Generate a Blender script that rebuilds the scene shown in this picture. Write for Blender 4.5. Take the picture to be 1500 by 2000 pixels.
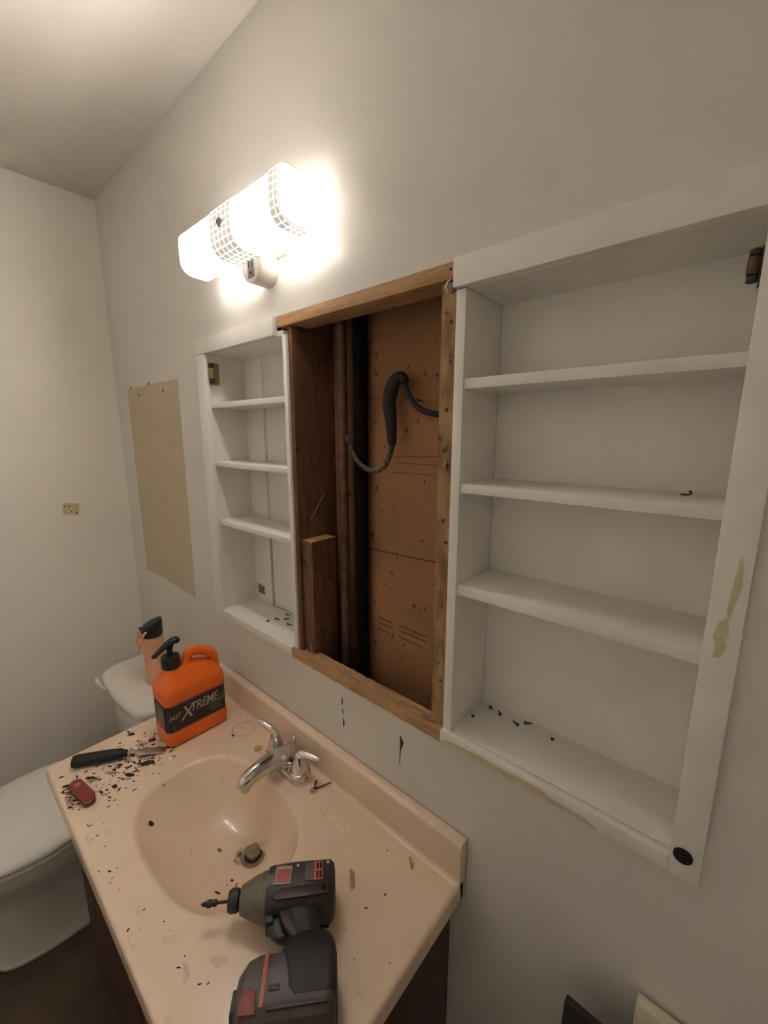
import bpy, bmesh, math, random
from mathutils import Vector, Matrix
random.seed(7)
PI = math.pi
for o in list(bpy.data.objects): bpy.data.objects.remove(o)
scn = bpy.context.scene
C = scn.collection

# ------------------------------------------------------------------ camera
def cam_axes(yaw, pitch, roll):
    cy, sy, cp, sp = math.cos(yaw), math.sin(yaw), math.cos(pitch), math.sin(pitch)
    f = Vector((-sy*cp, cy*cp, sp)); r = Vector((cy, sy, 0)); u = r.cross(f)
    c, s = math.cos(roll), math.sin(roll)
    return c*r+s*u, -s*r+c*u, f
cd = bpy.data.cameras.new('camera'); cam = bpy.data.objects.new('camera', cd); C.objects.link(cam)
r, u, f = cam_axes(0.71758, -0.187217, 0.00162)
M = Matrix((r, u, -f)).transposed().to_4x4(); M.translation = Vector((0.2150, -0.6, 1.5831))
cam.matrix_world = M
cd.sensor_fit = 'HORIZONTAL'; cd.sensor_width = 36.0; cd.lens = 805.6*36/1500; cd.clip_start = 0.02
scn.camera = cam

# ------------------------------------------------------------------ world, exposure
w = bpy.data.worlds.new('world'); scn.world = w; w.use_nodes = True
w.node_tree.nodes['Background'].inputs[0].default_value = (0.02, 0.02, 0.02, 1)
w.node_tree.nodes['Background'].inputs[1].default_value = 0.0
vs = scn.view_settings
vs.view_transform = 'Standard'; vs.look = 'None'; vs.gamma = 1.0; vs.use_curve_mapping = False
vs.exposure = 1.76
BULB = 1.3; LENS = 64.0; LEG = 0.6; BAND = 0.09
LAMP_COL = (1.0, 0.925, 0.84)
scn.cycles.max_bounces = 16; scn.cycles.diffuse_bounces = 10

# ------------------------------------------------------------------ helpers
ORG = {}
def link(o, parent=None):
    C.objects.link(o)
    if parent: o.parent = parent
    return o
def thing(name, label, cat, loc=(0, 0, 0), rot=(0, 0, 0), group=None):
    o = bpy.data.objects.new(name, None); link(o); o.location = loc; o.rotation_euler = rot
    o.empty_display_size = 0.02
    o['label'] = label; o['category'] = cat
    if group: o['group'] = group
    ORG[o] = Vector(loc)
    return o
def tag(o, label, cat=None, group=None, kind=None):
    o['label'] = label
    if cat: o['category'] = cat
    if group: o['group'] = group
    if kind: o['kind'] = kind
    return o
def make(name, bm, mat, parent=None, local=False, smooth=40, bevel=0, loc=None):
    """bmesh -> object. World coordinates unless local; a parent's or own base is subtracted."""
    if bevel:
        bmesh.ops.remove_doubles(bm, verts=bm.verts, dist=1e-6)
        es = [e for e in bm.edges if len(e.link_faces) == 2 and e.calc_face_angle(0) > 0.6]
        bmesh.ops.bevel(bm, geom=es, offset=bevel, segments=2, profile=0.6, affect='EDGES', clamp_overlap=True)
    org = Vector((0, 0, 0))
    if not local:
        if parent: org = ORG.get(parent, org)
        elif loc is not None: org = Vector(loc)
        if org.length: bmesh.ops.translate(bm, verts=bm.verts, vec=-org)
    bmesh.ops.recalc_face_normals(bm, faces=bm.faces)
    me = bpy.data.meshes.new(name); bm.to_mesh(me); bm.free()
    if mat: me.materials.append(mat)
    if smooth:
        me.shade_smooth(); me.set_sharp_from_angle(angle=math.radians(smooth))
    o = bpy.data.objects.new(name, me); link(o, parent)
    if not parent and loc is not None: o.location = loc
    ORG[o] = org
    return o
def box(x0, x1, y0, y1, z0, z1, bm=None):
    bm = bm or bmesh.new()
    v = [bm.verts.new((x, y, z)) for x in (x0, x1) for y in (y0, y1) for z in (z0, z1)]
    for q in ((0, 1, 3, 2), (4, 6, 7, 5), (0, 4, 5, 1), (2, 3, 7, 6), (0, 2, 6, 4), (1, 5, 7, 3)):
        bm.faces.new([v[i] for i in q])
    return bm
def loft(rings, bm=None, cap=True, closed=True):
    bm = bm or bmesh.new()
    R = [[bm.verts.new(p) for p in ring] for ring in rings]
    n = len(R[0])
    for a, b in zip(R, R[1:]):
        for i in range(n if closed else n-1):
            j = (i+1) % n
            try: bm.faces.new((a[i], a[j], b[j], b[i]))
            except ValueError: pass
    if cap and closed:
        bm.faces.new(R[0][::-1]); bm.faces.new(R[-1])
    return bm
def circ(rr, n=24, sy=1.0):
    return [(rr*math.cos(2*PI*i/n), rr*sy*math.sin(2*PI*i/n)) for i in range(n)]
def lathe(prof, n=28, bm=None, c=(0, 0, 0), axis='z'):
    rings = []
    for rr, h in prof:
        pts = []
        for x, y in circ(max(rr, 1e-5), n):
            if axis == 'z': p = (x+c[0], y+c[1], h+c[2])
            elif axis == 'x': p = (h+c[0], x+c[1], y+c[2])
            else: p = (x+c[0], h+c[1], y+c[2])
            pts.append(p)
        rings.append(pts)
    return loft(rings, bm)
def tube(path, rad, n=12, bm=None, flat=1.0):
    path = [Vector(p) for p in path]
    rads = rad if isinstance(rad, (list, tuple)) else [rad]*len(path)
    if len(rads) != len(path):                       # resample the radii along the path
        q = []
        for i in range(len(path)):
            t = i/(len(path)-1)*(len(rads)-1); k = min(int(t), len(rads)-2); q.append(rads[k]+(rads[k+1]-rads[k])*(t-k))
        rads = q
    rings = []; prev = None
    for i, p in enumerate(path):
        t = (path[min(i+1, len(path)-1)]-path[max(i-1, 0)]).normalized()
        if prev is None:
            up = Vector((0, 0, 1)) if abs(t.z) < 0.9 else Vector((1, 0, 0))
            a = t.cross(up).normalized()
        else: a = (prev-t*prev.dot(t)).normalized()
        prev = a; b = t.cross(a)
        rings.append([p+a*x*rads[i]+b*y*rads[i]*flat for x, y in circ(1, n)])
    return loft(rings, bm)
def spline(pts, k=6):
    P = [Vector(p) for p in pts]; out = []
    for i in range(len(P)-1):
        p0, p1, p2, p3 = P[max(i-1, 0)], P[i], P[i+1], P[min(i+2, len(P)-1)]
        for j in range(k):
            t = j/k
            out.append(0.5*((2*p1)+(p2-p0)*t+(2*p0-5*p1+4*p2-p3)*t*t+(3*p1-p0-3*p2+p3)*t**3))
    out.append(P[-1]); return out
def rrect(hx, hy, rr, k=5, cx=0, cy=0):
    out = []
    for sx, sy, a0 in ((1, 1, 0), (-1, 1, 90), (-1, -1, 180), (1, -1, 270)):
        for i in range(k+1):
            a = math.radians(a0+90*i/k)
            out.append((cx+sx*(hx-rr)+rr*math.cos(a), cy+sy*(hy-rr)+rr*math.sin(a)))
    return out
def prism(poly, h0, h1, axis='y', bm=None):
    """extrude a 2D polygon: axis y -> (x,z), axis x -> (y,z), axis z -> (x,y)"""
    def P(a, h):
        return (a[0], h, a[1]) if axis == 'y' else (h, a[0], a[1]) if axis == 'x' else (a[0], a[1], h)
    return loft([[P(a, h0) for a in poly], [P(a, h1) for a in poly]], bm)
def disc(c, rr, d, axis='y', n=14, bm=None):
    return prism([(c[0]+x, c[2]+y) if axis == 'y' else (c[1]+x, c[2]+y) if axis == 'x' else (c[0]+x, c[1]+y) for x, y in circ(rr, n)],
                 {'y': c[1], 'x': c[0], 'z': c[2]}[axis], {'y': c[1], 'x': c[0], 'z': c[2]}[axis]+d, axis, bm)
def xform(bm, m): bmesh.ops.transform(bm, matrix=m, verts=bm.verts); return bm

# ------------------------------------------------------------------ materials
def material(name, col, rough=0.5, metal=0.0, noise=0.0, nscale=8.0, col2=None, bump=0.0, bscale=120.0, coat=0.0, stretch=None, spec=0.5, contrast=(0.35, 0.65), detail=4.0):
    m = bpy.data.materials.new(name); m.use_nodes = True
    nt = m.node_tree; N = nt.nodes; L = nt.links; b = N['Principled BSDF']
    b.inputs['Base Color'].default_value = (*col, 1); b.inputs['Roughness'].default_value = rough
    b.inputs['Metallic'].default_value = metal; b.inputs['Coat Weight'].default_value = coat
    b.inputs['Coat Roughness'].default_value = 0.08; b.inputs['Specular IOR Level'].default_value = spec
    tc = N.new('ShaderNodeTexCoord'); mp = N.new('ShaderNodeMapping'); L.new(tc.outputs['Object'], mp.inputs[0])
    if stretch: mp.inputs['Scale'].default_value = stretch
    if col2 or noise:
        c2 = col2 or tuple(max(0, c*(1-noise)) for c in col)
        nz = N.new('ShaderNodeTexNoise'); nz.inputs['Scale'].default_value = nscale; nz.inputs['Detail'].default_value = detail
        L.new(mp.outputs[0], nz.inputs['Vector'])
        rp = N.new('ShaderNodeValToRGB'); rp.color_ramp.elements[0].position = contrast[0]; rp.color_ramp.elements[1].position = contrast[1]
        rp.color_ramp.elements[0].color = (*col, 1); rp.color_ramp.elements[1].color = (*c2, 1)
        L.new(nz.outputs['Fac'], rp.inputs[0]); L.new(rp.outputs[0], b.inputs['Base Color'])
    if bump:
        nb = N.new('ShaderNodeTexNoise'); nb.inputs['Scale'].default_value = bscale; nb.inputs['Detail'].default_value = 3
        L.new(mp.outputs[0], nb.inputs['Vector'])
        bp = N.new('ShaderNodeBump'); bp.inputs['Strength'].default_value = bump; bp.inputs['Distance'].default_value = 0.002
        L.new(nb.outputs['Fac'], bp.inputs['Height']); L.new(bp.outputs[0], b.inputs['Normal'])
    return m
def add_spots(m, col, scale, lo, hi, detail=3.0, stretch=None, strength=1.0):
    """mix a second, noise-masked colour over a material (grime, mould, veins)"""
    nt = m.node_tree; N = nt.nodes; L = nt.links; b = N['Principled BSDF']; inp = b.inputs['Base Color']
    mx = N.new('ShaderNodeMix'); mx.data_type = 'RGBA'
    if inp.is_linked: L.new(inp.links[0].from_socket, mx.inputs[6])
    else: mx.inputs[6].default_value = inp.default_value
    mx.inputs[7].default_value = (*col, 1)
    tc = N.new('ShaderNodeTexCoord'); mp = N.new('ShaderNodeMapping'); L.new(tc.outputs['Object'], mp.inputs[0])
    mp.inputs['Location'].default_value = (3.1*scale % 7, 1.7, 0.4)
    if stretch: mp.inputs['Scale'].default_value = stretch
    nz = N.new('ShaderNodeTexNoise'); nz.inputs['Scale'].default_value = scale; nz.inputs['Detail'].default_value = detail
    L.new(mp.outputs[0], nz.inputs['Vector'])
    rg = N.new('ShaderNodeMapRange'); rg.inputs[1].default_value = lo; rg.inputs[2].default_value = hi; rg.inputs[4].default_value = strength
    L.new(nz.outputs['Fac'], rg.inputs[0]); L.new(rg.outputs[0], mx.inputs[0]); L.new(mx.outputs[2], inp)
    return m

M_wall = material('wall_paint', (0.68, 0.66, 0.625), 0.42, noise=0.04, nscale=3, bump=0.1, bscale=170)
M_wall2 = material('left_wall_paint', (0.86, 0.835, 0.785), 0.5, noise=0.03, nscale=3, bump=0.12, bscale=170)
M_ceil = material('ceiling_paint', (0.64, 0.60, 0.555), 0.8, noise=0.03, nscale=2, bump=0.1, bscale=90)
M_tan = material('old_tan_paint', (0.50, 0.415, 0.295), 0.5, col2=(0.54, 0.45, 0.32), nscale=9, bump=0.1)
M_trim = material('white_trim_paint', (0.78, 0.76, 0.72), 0.33, noise=0.05, nscale=14, bump=0.18, bscale=60)
M_shelf = material('white_shelf_paint', (0.78, 0.765, 0.725), 0.45, noise=0.06, nscale=9, bump=0.1, bscale=80)
M_cream = material('cream_old_paint', (0.62, 0.54, 0.37), 0.6, noise=0.15, nscale=40)
M_wood = material('bare_pine', (0.48, 0.29, 0.14), 0.7, col2=(0.34, 0.19, 0.085), nscale=14, stretch=(1, 9, 9), bump=0.35, bscale=90)
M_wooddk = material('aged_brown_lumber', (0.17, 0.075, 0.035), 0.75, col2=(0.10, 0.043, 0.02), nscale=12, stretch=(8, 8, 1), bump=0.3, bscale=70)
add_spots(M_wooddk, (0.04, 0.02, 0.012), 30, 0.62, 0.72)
M_stud = material('rough_stud_wood', (0.40, 0.24, 0.115), 0.8, col2=(0.20, 0.115, 0.055), nscale=22, stretch=(2, 2, 0.6), bump=0.6, bscale=120)
add_spots(M_stud, (0.09, 0.05, 0.03), 60, 0.62, 0.7)
M_kraft = material('brown_kraft_paper', (0.32, 0.155, 0.065), 0.8, noise=0.2, nscale=5, bump=0.1)
add_spots(M_kraft, (0.03, 0.018, 0.012), 45, 0.66, 0.72, stretch=(1.6, 1, 1))
M_ink = material('faded_brown_ink', (0.07, 0.035, 0.02), 0.8)
M_pipe = material('tarnished_pipe', (0.17, 0.085, 0.05), 0.5, metal=0.3, noise=0.5, nscale=40)
M_cable = material('dusty_black_cable', (0.015, 0.013, 0.013), 0.8, noise=0.3, nscale=60, bump=0.5, bscale=300)
M_shadowband = material('painted_shadow_black', (0.009, 0.008, 0.008), 0.95, noise=0.4, nscale=60, spec=0.1)  # near-black colour that paints the shadow band in the cavity
M_fray = material('frayed_cable_braid', (0.16, 0.13, 0.11), 0.9, col2=(0.03, 0.025, 0.02), nscale=150, bump=0.8, bscale=400)
M_deck = material('beige_cultured_marble', (0.74, 0.58, 0.44), 0.24, col2=(0.78, 0.62, 0.485), nscale=6, coat=0.35, detail=6)
add_spots(M_deck, (0.44, 0.32, 0.22), 22, 0.66, 0.80, stretch=(1, 2.2, 1), strength=0.55)
M_chrome = material('chrome', (0.78, 0.76, 0.73), 0.12, metal=1.0, noise=0.25, nscale=25)
M_drain = material('dull_drain_metal', (0.38, 0.33, 0.25), 0.4, metal=0.75, noise=0.4, nscale=60)
M_rust = material('drain_rust_grime', (0.24, 0.16, 0.09), 0.7, noise=0.6, nscale=70)
M_vanity = material('dark_brown_vanity_wood', (0.075, 0.035, 0.022), 0.45, col2=(0.045, 0.02, 0.013), nscale=9, stretch=(6, 6, 0.8), bump=0.15)
M_porc = material('toilet_porcelain', (0.74, 0.72, 0.67), 0.15, coat=0.3, noise=0.03, nscale=4)
M_seat = material('toilet_seat_plastic', (0.78, 0.765, 0.72), 0.22, noise=0.03, nscale=4)
M_floor = material('brown_floor', (0.13, 0.09, 0.06), 0.55, col2=(0.055, 0.038, 0.027), nscale=6, bump=0.2, bscale=40)
M_orange = material('orange_plastic', (0.80, 0.145, 0.012), 0.33, noise=0.08, nscale=6)
M_black = material('black_plastic', (0.012, 0.011, 0.011), 0.4, noise=0.3, nscale=40)
M_label = material('black_label', (0.022, 0.018, 0.018), 0.3, noise=0.3, nscale=30)
M_labelside = material('brown_label_side', (0.055, 0.038, 0.034), 0.3, noise=0.4, nscale=30)
M_print = material('label_print_grey', (0.42, 0.36, 0.34), 0.4, noise=0.2, nscale=90)
M_printdim = material('label_print_dim', (0.22, 0.18, 0.165), 0.4, noise=0.3, nscale=90)
M_red = material('red_print', (0.30, 0.03, 0.02), 0.4, noise=0.2, nscale=60)
M_peach = material('peach_bottle', (0.74, 0.40, 0.27), 0.35, noise=0.06, nscale=10)
M_peach2 = material('peach_loop', (0.80, 0.33, 0.19), 0.45, noise=0.05, nscale=10)
M_rubber = material('black_rubber', (0.013, 0.014, 0.017), 0.6, noise=0.4, nscale=50)
M_steel = material('worn_steel', (0.55, 0.52, 0.48), 0.32, metal=0.95, noise=0.45, nscale=60)
M_dsteel = material('dark_steel', (0.07, 0.06, 0.055), 0.45, metal=0.8, noise=0.4, nscale=60)
M_knife = material('red_knife_scale', (0.21, 0.014, 0.02), 0.25, coat=0.4, noise=0.1, nscale=20)
M_debris = material('dark_debris', (0.06, 0.037, 0.024), 0.9, noise=0.6, nscale=90)
M_chip = material('wood_chip', (0.55, 0.32, 0.14), 0.8, noise=0.3, nscale=60, stretch=(1, 6, 1))
M_plaster = material('white_plaster_crumb', (0.82, 0.78, 0.72), 0.8, noise=0.05, nscale=60)
M_brass = material('aged_brass', (0.36, 0.25, 0.13), 0.42, metal=0.7, noise=0.4, nscale=60)
M_darkbrass = material('dark_tarnished_brass', (0.13, 0.09, 0.055), 0.4, metal=0.7, noise=0.5, nscale=80)
M_tool = material('tool_grey_metal', (0.16, 0.145, 0.12), 0.45, metal=0.3, noise=0.25, nscale=30)
M_toolblk = material('tool_black_plastic', (0.038, 0.035, 0.033), 0.5, noise=0.4, nscale=40)
M_toolgry = material('battery_grey_plastic', (0.085, 0.07, 0.066), 0.5, noise=0.35, nscale=35)
M_toolred = material('tool_red_plastic', (0.22, 0.035, 0.03), 0.5, noise=0.3, nscale=40)
M_tooldred = material('tool_dark_red_plastic', (0.04, 0.009, 0.009), 0.5, noise=0.3, nscale=40)
M_toolpink = material('tool_worn_red_label', (0.38, 0.085, 0.07), 0.5, noise=0.2, nscale=50)
M_toolwear = material('tool_worn_silver', (0.36, 0.32, 0.28), 0.5, metal=0.3, noise=0.3, nscale=60)
M_fixture = material('fixture_white_metal', (0.78, 0.75, 0.68), 0.4, noise=0.04, nscale=10)
M_outlet = material('grey_outlet_face', (0.23, 0.20, 0.20), 0.45, noise=0.2, nscale=60)
M_felt = material('black_felt', (0.006, 0.006, 0.007), 0.95, noise=0.3, nscale=90)
M_mirrorback = material('black_mirror_back', (0.008, 0.008, 0.012), 0.55, noise=0.3, nscale=20)
M_door = material('cream_painted_door', (0.62, 0.55, 0.42), 0.5, noise=0.1, nscale=12)
M_dirty = material('scratch_dark', (0.06, 0.045, 0.03), 0.9, noise=0.4, nscale=80)
M_drywall = material('grey_drywall_tear', (0.34, 0.28, 0.24), 0.9, noise=0.4, nscale=70)
M_stain = material('mineral_ring', (0.80, 0.63, 0.47), 0.35, noise=0.1, nscale=60)
M_stain2 = material('brown_ring_stain', (0.52, 0.35, 0.23), 0.5, noise=0.3, nscale=60)

def emitter(name, col, strength, glassy=False):
    m = bpy.data.materials.new(name); m.use_nodes = True
    b = m.node_tree.nodes['Principled BSDF']
    b.inputs['Base Color'].default_value = (0.85, 0.83, 0.8, 1); b.inputs['Roughness'].default_value = 0.3
    b.inputs['Emission Color'].default_value = (*col, 1); b.inputs['Emission Strength'].default_value = strength
    return m
M_bulb = emitter('lit_bulb', LAMP_COL, BULB)
M_lens = emitter('lit_frosted_glass', LAMP_COL, LENS)
nt = M_lens.node_tree
tr = nt.nodes.new('ShaderNodeBsdfTranslucent'); tr.inputs[0].default_value = (0.9, 0.88, 0.85, 1)
ms = nt.nodes.new('ShaderNodeMixShader'); ms.inputs[0].default_value = 0.5
out = nt.nodes['Material Output']; nt.links.new(nt.nodes['Principled BSDF'].outputs[0], ms.inputs[1])
nt.links.new(tr.outputs[0], ms.inputs[2]); nt.links.new(ms.outputs[0], out.inputs[0])
M_lensleg = emitter('dimmer_shade_leg_glass', LAMP_COL, LEG)
M_lensin = material('frosted_inner_glass', (0.85, 0.83, 0.8), 0.5, noise=0.02, nscale=10)
M_lensprint = emitter('white_glass_print', LAMP_COL, 1.5)

# ------------------------------------------------------------------ room shell
XL, XR, YF, ZC = -1.771, 0.95, -1.5, 2.452
def struct(o, label): o['kind'] = 'structure'; o['label'] = label; return o
struct(make('floor', box(XL-.1, XR+.1, YF-.1, 0.2, -0.05, 0), M_floor), 'dark brown worn bathroom floor')
struct(make('ceiling', box(XL-.1, XR+.1, YF-.1, 0.0, ZC, ZC+.05), M_ceil), 'smooth off-white painted ceiling')
wl = struct(make('wall_left', box(XL-.1, XL, YF-.1, 0.0, 0, ZC), M_wall2), 'pale painted wall behind the toilet')
struct(make('wall_right', box(XR, XR+.1, YF-.1, 0.0, 0, ZC), M_wall2), 'pale painted wall to the right')
struct(make('wall_front', box(XL, XR, YF-.1, YF, 0, ZC), M_wall2), 'pale painted wall behind the viewer')
OX0, OX1, OZ0, OZ1 = -0.99, 0.21, 1.028, 1.832
bm = bmesh.new()                                    # drywall sheet with the cabinet opening cut out
box(XL-.1, OX0, 0, 0.0125, 0, ZC+.05, bm); box(OX1, XR+.1, 0, 0.0125, 0, ZC+.05, bm)
box(OX0, OX1, 0, 0.0125, 0, OZ0, bm); box(OX0, OX1, 0, 0.0125, OZ1, ZC+.05, bm)
wb = struct(make('wall_back', bm, M_wall, smooth=0), 'grey-white painted bathroom wall with a cut opening')
kr = struct(make('wall_cavity', box(-1.05, 0.3, 0.128, 0.14, 0.2, 2.4), M_kraft, smooth=0), 'brown paper-faced board at the back of the wall cavity')
# unpainted patch where an older cabinet hung, with its nail holes
o = make('tan_patch', prism([(-1.640, 1.752), (-1.183, 1.756), (-1.188, 1.30), (-1.191, 1.013), (-1.42, 1.018), (-1.636, 1.021), (-1.641, 1.4)], -0.0006, 0.0, 'y'), M_tan, wb)
o['label'] = 'tall tan patch of old paint'
for x, z in ((-1.523, 1.724), (-1.303, 1.726), (-1.42, 1.757), (-1.60, 1.757)):
    make('nail_hole', disc((x, -0.0012, z), 0.005, 0.001, 'y', 10), M_dirty, wb)
o = make('yellow_patch', prism([(-.231, 1.316), (-.20, 1.313), (-.176, 1.307), (-.182, 1.262), (-.21, 1.266), (-.232, 1.273)], XL, XL+.0006, 'x'), M_cream, wl)
o['label'] = 'small yellowish patch of bare paint with screw holes'
for y, z in ((-.209, 1.301), (-.205, 1.279), (-.188, 1.272), (-.224, 1.302)):
    make('screw_hole', disc((XL+.0006, y, z), 0.0028, 0.0006, 'x', 10), M_dirty, wl)
def scratch(pts, wd):
    L_ = [(x-wd[i]/2, z) for i, (x, z) in enumerate(pts)]; R_ = [(x+wd[i]/2, z) for i, (x, z) in enumerate(pts)]
    make('scratch', prism(L_+R_[::-1], -0.0008, 0.0002, 'y'), M_dirty, wb)
scratch([(-.4405, .968), (-.4405, .955), (-.441, .945)], [.001, .004, .001])
scratch([(-.439, .938), (-.438, .930), (-.437, .922)], [.001, .0025, .001])
scratch([(-.4365, .914), (-.4355, .900), (-.437, .889)], [.001, .005, .001])
scratch([(-.262, .958), (-.2575, .948), (-.2585, .938), (-.261, .928), (-.2625, .905), (-.263, .889)], [.002, .009, .007, .0025, .0015, .0008])

# ------------------------------------------------------------------ built-in shelf units
def mitre_catch(name, x, sx, z, parent, k=1.0, mb=None):
    mb = mb or M_brass
    """cabinet roller catch screwed to a side: plate, housing, roller"""
    c = make(name, box(x, x+sx*0.003, 0.002, 0.002+.028*k, z-.03*k, z+.03*k), mb, parent, bevel=0.001)
    make('housing', box(x+sx*0.003, x+sx*0.014*k, 0.004, 0.004+.02*k, z-0.022*k, z+0.024*k), mb, c, bevel=0.003*k)
    make('roller', lathe([(r_*k, h_*k) for r_, h_ in ((0.004, -0.027), (0.008, -0.025), (0.008, -0.016), (0.0055, -0.014), (0.0055, 0.014), (0.008, 0.016), (0.008, 0.025), (0.004, 0.027))], 14, None, (x+sx*0.012*k, 0.002, z)), M_dsteel, c)
    make('roller_sleeve', lathe([(r_*k, h_*k) for r_, h_ in ((0.0085, -0.014), (0.009, -0.012), (0.009, 0.012), (0.0085, 0.014))], 14, None, (x+sx*0.012*k, 0.002, z)), mb, c)
    return c
YB = 0.120
# left, narrow unit
u1 = thing('recessed_shelf_unit', 'narrow white painted recessed shelf unit left of the opening', 'shelf unit', (-0.81, 0, 1.013))
o = make('side_panel', box(-.989, -.977, -.001, YB, 1.028, 1.815), M_shelf, u1, bevel=.001)
make('side_panel', box(-.614, -.6005, -.004, YB, 1.03, 1.803), M_shelf, u1, bevel=.0015)
make('back_panel', box(-.977, -.885, YB-.008, YB+.004, 1.028, 1.815), M_shelf, u1, smooth=0)['label'] = 'proud left back board'
make('back_panel', box(-.885, -.614, YB, YB+.004, 1.028, 1.815), M_shelf, u1, smooth=0)
make('edge_strip', box(-.8853, -.8838, YB-.0078, YB, 1.035, 1.31), M_cream, u1, smooth=0)
make('top_panel', box(-.977, -.614, 0.0, YB, 1.803, 1.815), M_shelf, u1, smooth=0)
for z0, z1 in ((1.655, 1.670), (1.487, 1.501), (1.310, 1.325)):
    make('shelf', box(-.977, -.614, 0.0, YB-.0085, z0, z1), M_shelf, u1, bevel=.0015)
make('bottom_board', box(-.977, -.614, 0.0, YB-.0085, 1.022, 1.036), M_shelf, u1, bevel=.001)
make('casing', box(-1.021, -.973, -.013, 0.0, 1.013, 1.804), M_trim, u1, bevel=.0015)
make('top_casing', box(-1.021, -.635, -.014, 0.0, 1.804, 1.846), M_trim, u1, bevel=.0015)
make('bottom_rail', box(-.973, -.618, -.013, 0.0, 1.013, 1.036), M_trim, u1, bevel=.0015)
mitre_catch('roller_catch', -.976, 1, 1.752, u1)['label'] = 'brass roller catch with dark ends'
sp = make('strike_plate', prism([(-.985+.02, 1.062), (-.945+.02, 1.062), (-.950+.02, 1.075), (-.945+.02, 1.088), (-.985+.02, 1.092), (-.979+.02, 1.077)], YB-.010, YB-.008, 'y'), M_brass, u1)
sp['label'] = 'small brass strike plate'
for x in (-.957, -.934): make('screw_head', disc((x, YB-.0108, 1.077), .003, .001, 'y', 10), M_dsteel, sp)
# right, wide unit
u2 = thing('recessed_shelf_unit', 'wide white painted recessed shelf unit right of the opening', 'shelf unit', (0.03, 0, 1.013))
make('side_panel', box(-.1565, -.139, -.004, YB, 1.03, 1.803), M_shelf, u2, bevel=.0015)
make('side_panel', box(.204, .216, -.001, YB, 1.03, 1.815), M_shelf, u2, bevel=.001)
make('back_panel', box(-.139, .204, YB, YB+.006, 1.028, 1.815), M_shelf, u2, smooth=0)
make('top_panel', box(-.139, .204, 0.0, YB, 1.803, 1.815), M_shelf, u2, smooth=0)
for z0, z1 in ((1.654, 1.670), (1.486, 1.502), (1.306, 1.325)):
    make('shelf', box(-.139, .204, 0.0, YB, z0, z1), M_shelf, u2, bevel=.0015)
make('bottom_board', box(-.139, .204, 0.0015, YB, 1.022, 1.0365), M_shelf, u2, bevel=.001)
rc = make('casing', box(.203, .236, -.013, 0.0, 1.013, 1.804), M_trim, u2, bevel=.0015)
make('bare_patch', prism([(.224, 1.452), (.228, 1.442), (.229, 1.416), (.225, 1.391), (.223, 1.376), (.2195, 1.384), (.221, 1.413)], -.0136, -.0128, 'y'), M_cream, rc)
make('bare_patch', prism([(.2145, 1.371), (.221, 1.378), (.223, 1.366), (.225, 1.357), (.221, 1.352), (.224, 1.343), (.2205, 1.329), (.2125, 1.326), (.2145, 1.341), (.2105, 1.352)], -.0136, -.0128, 'y'), M_cream, rc)
make('paint_curl', tube([(.214, -.0137, 1.3255), (.217, -.0165, 1.3262), (.2195, -.0145, 1.325), (.2225, -.0150, 1.3215)], [.0008, .0016, .0014, .0006], 6), M_plaster, rc)
make('top_casing', box(-.1575, .236, -.014, 0.0, 1.804, 1.846), M_trim, u2, bevel=.0015)
br = make('bottom_rail', box(-.157, .203, -.013, 0.0, 1.013, 1.036), M_trim, u2, bevel=.0015)
make('bare_patch', prism([(-.15, 1.0145), (.12, 1.0145), (.10, 1.0225), (.055, 1.024), (.03, 1.0305), (-.03, 1.0265), (-.08, 1.028), (-.125, 1.024), (-.148, 1.020)], -.0136, -.0128, 'y'), M_cream, br)
mitre_catch('roller_catch', .2035, -1, 1.754, u2, .62, M_darkbrass)['label'] = 'dark brass roller catch'
bp = make('bumper_pad', lathe([(.0105, 0), (.0105, -.0022), (.0085, -.0032), (.001, -.0034)], 24, None, (.2165, -.013, 1.048), 'y'), M_felt, u2)
bp['label'] = 'round black felt bumper pad'
# rough caulk bead along the top casing
def bead(x0, x1, z, name, parent):
    n = 60; pts = []
    for i in range(n+1):
        x = x0+(x1-x0)*i/n; pts.append((x, -.001-.0006*random.random(), z+.0008*random.uniform(-1, 1)))
    make(name, tube(pts, [random.uniform(.0012, .0026) for _ in pts], 6), M_trim, parent)
bead(-.157, .236, 1.8475, 'caulk_bead', u2); bead(-1.02, -.638, 1.8475, 'caulk_bead', u1)

# ------------------------------------------------------------------ lumber and services in the opening
def plank(name, label, b, mat, bev=.0015, rough=0.0):
    bm = box(*b)
    if rough:
        bmesh.ops.subdivide_edges(bm, edges=[e for e in bm.edges if e.calc_length() > .2], cuts=40, use_grid_fill=True)
        for v in bm.verts: v.co += Vector((random.uniform(-1, 1)*rough*.3, random.uniform(-1, 1)*rough, random.uniform(-1, 1)*rough))
        return tag(make(name, bm, mat, smooth=0), label, 'lumber')
    return tag(make(name, bm, mat, bevel=bev), label, 'lumber')
hb = plank('header_board', 'bare pine header board across the top of the wall opening', (-.634, -.1585, -.004, .055, 1.8215, 1.8455), M_wood, .001)
sb = plank('sill_board', 'bare splintered pine sill board along the bottom of the wall opening', (-.617, -.158, -.010, .024, 1.008, 1.033), M_wood, 0, .0007)
bm = bmesh.new()
for i in range(46):
    x = random.uniform(-.60, -.17); y = random.uniform(-.006, .02); L_ = random.uniform(.006, .03)
    a = random.uniform(-.35, .35)
    tube([(x-L_/2, y-L_/2*a, 1.034), (x, y, 1.0352), (x+L_/2, y+L_/2*a, 1.034)], [.0004, random.uniform(.0008, .0022), .0003], 5, bm, .7)
sp = make('splinters', bm, M_drywall, sb); sp['kind'] = 'stuff'
tube_pts = [(-.545, .004, 1.033), (-.550, .002, 1.045), (-.558, .004, 1.056), (-.560, .006, 1.064)]
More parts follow.
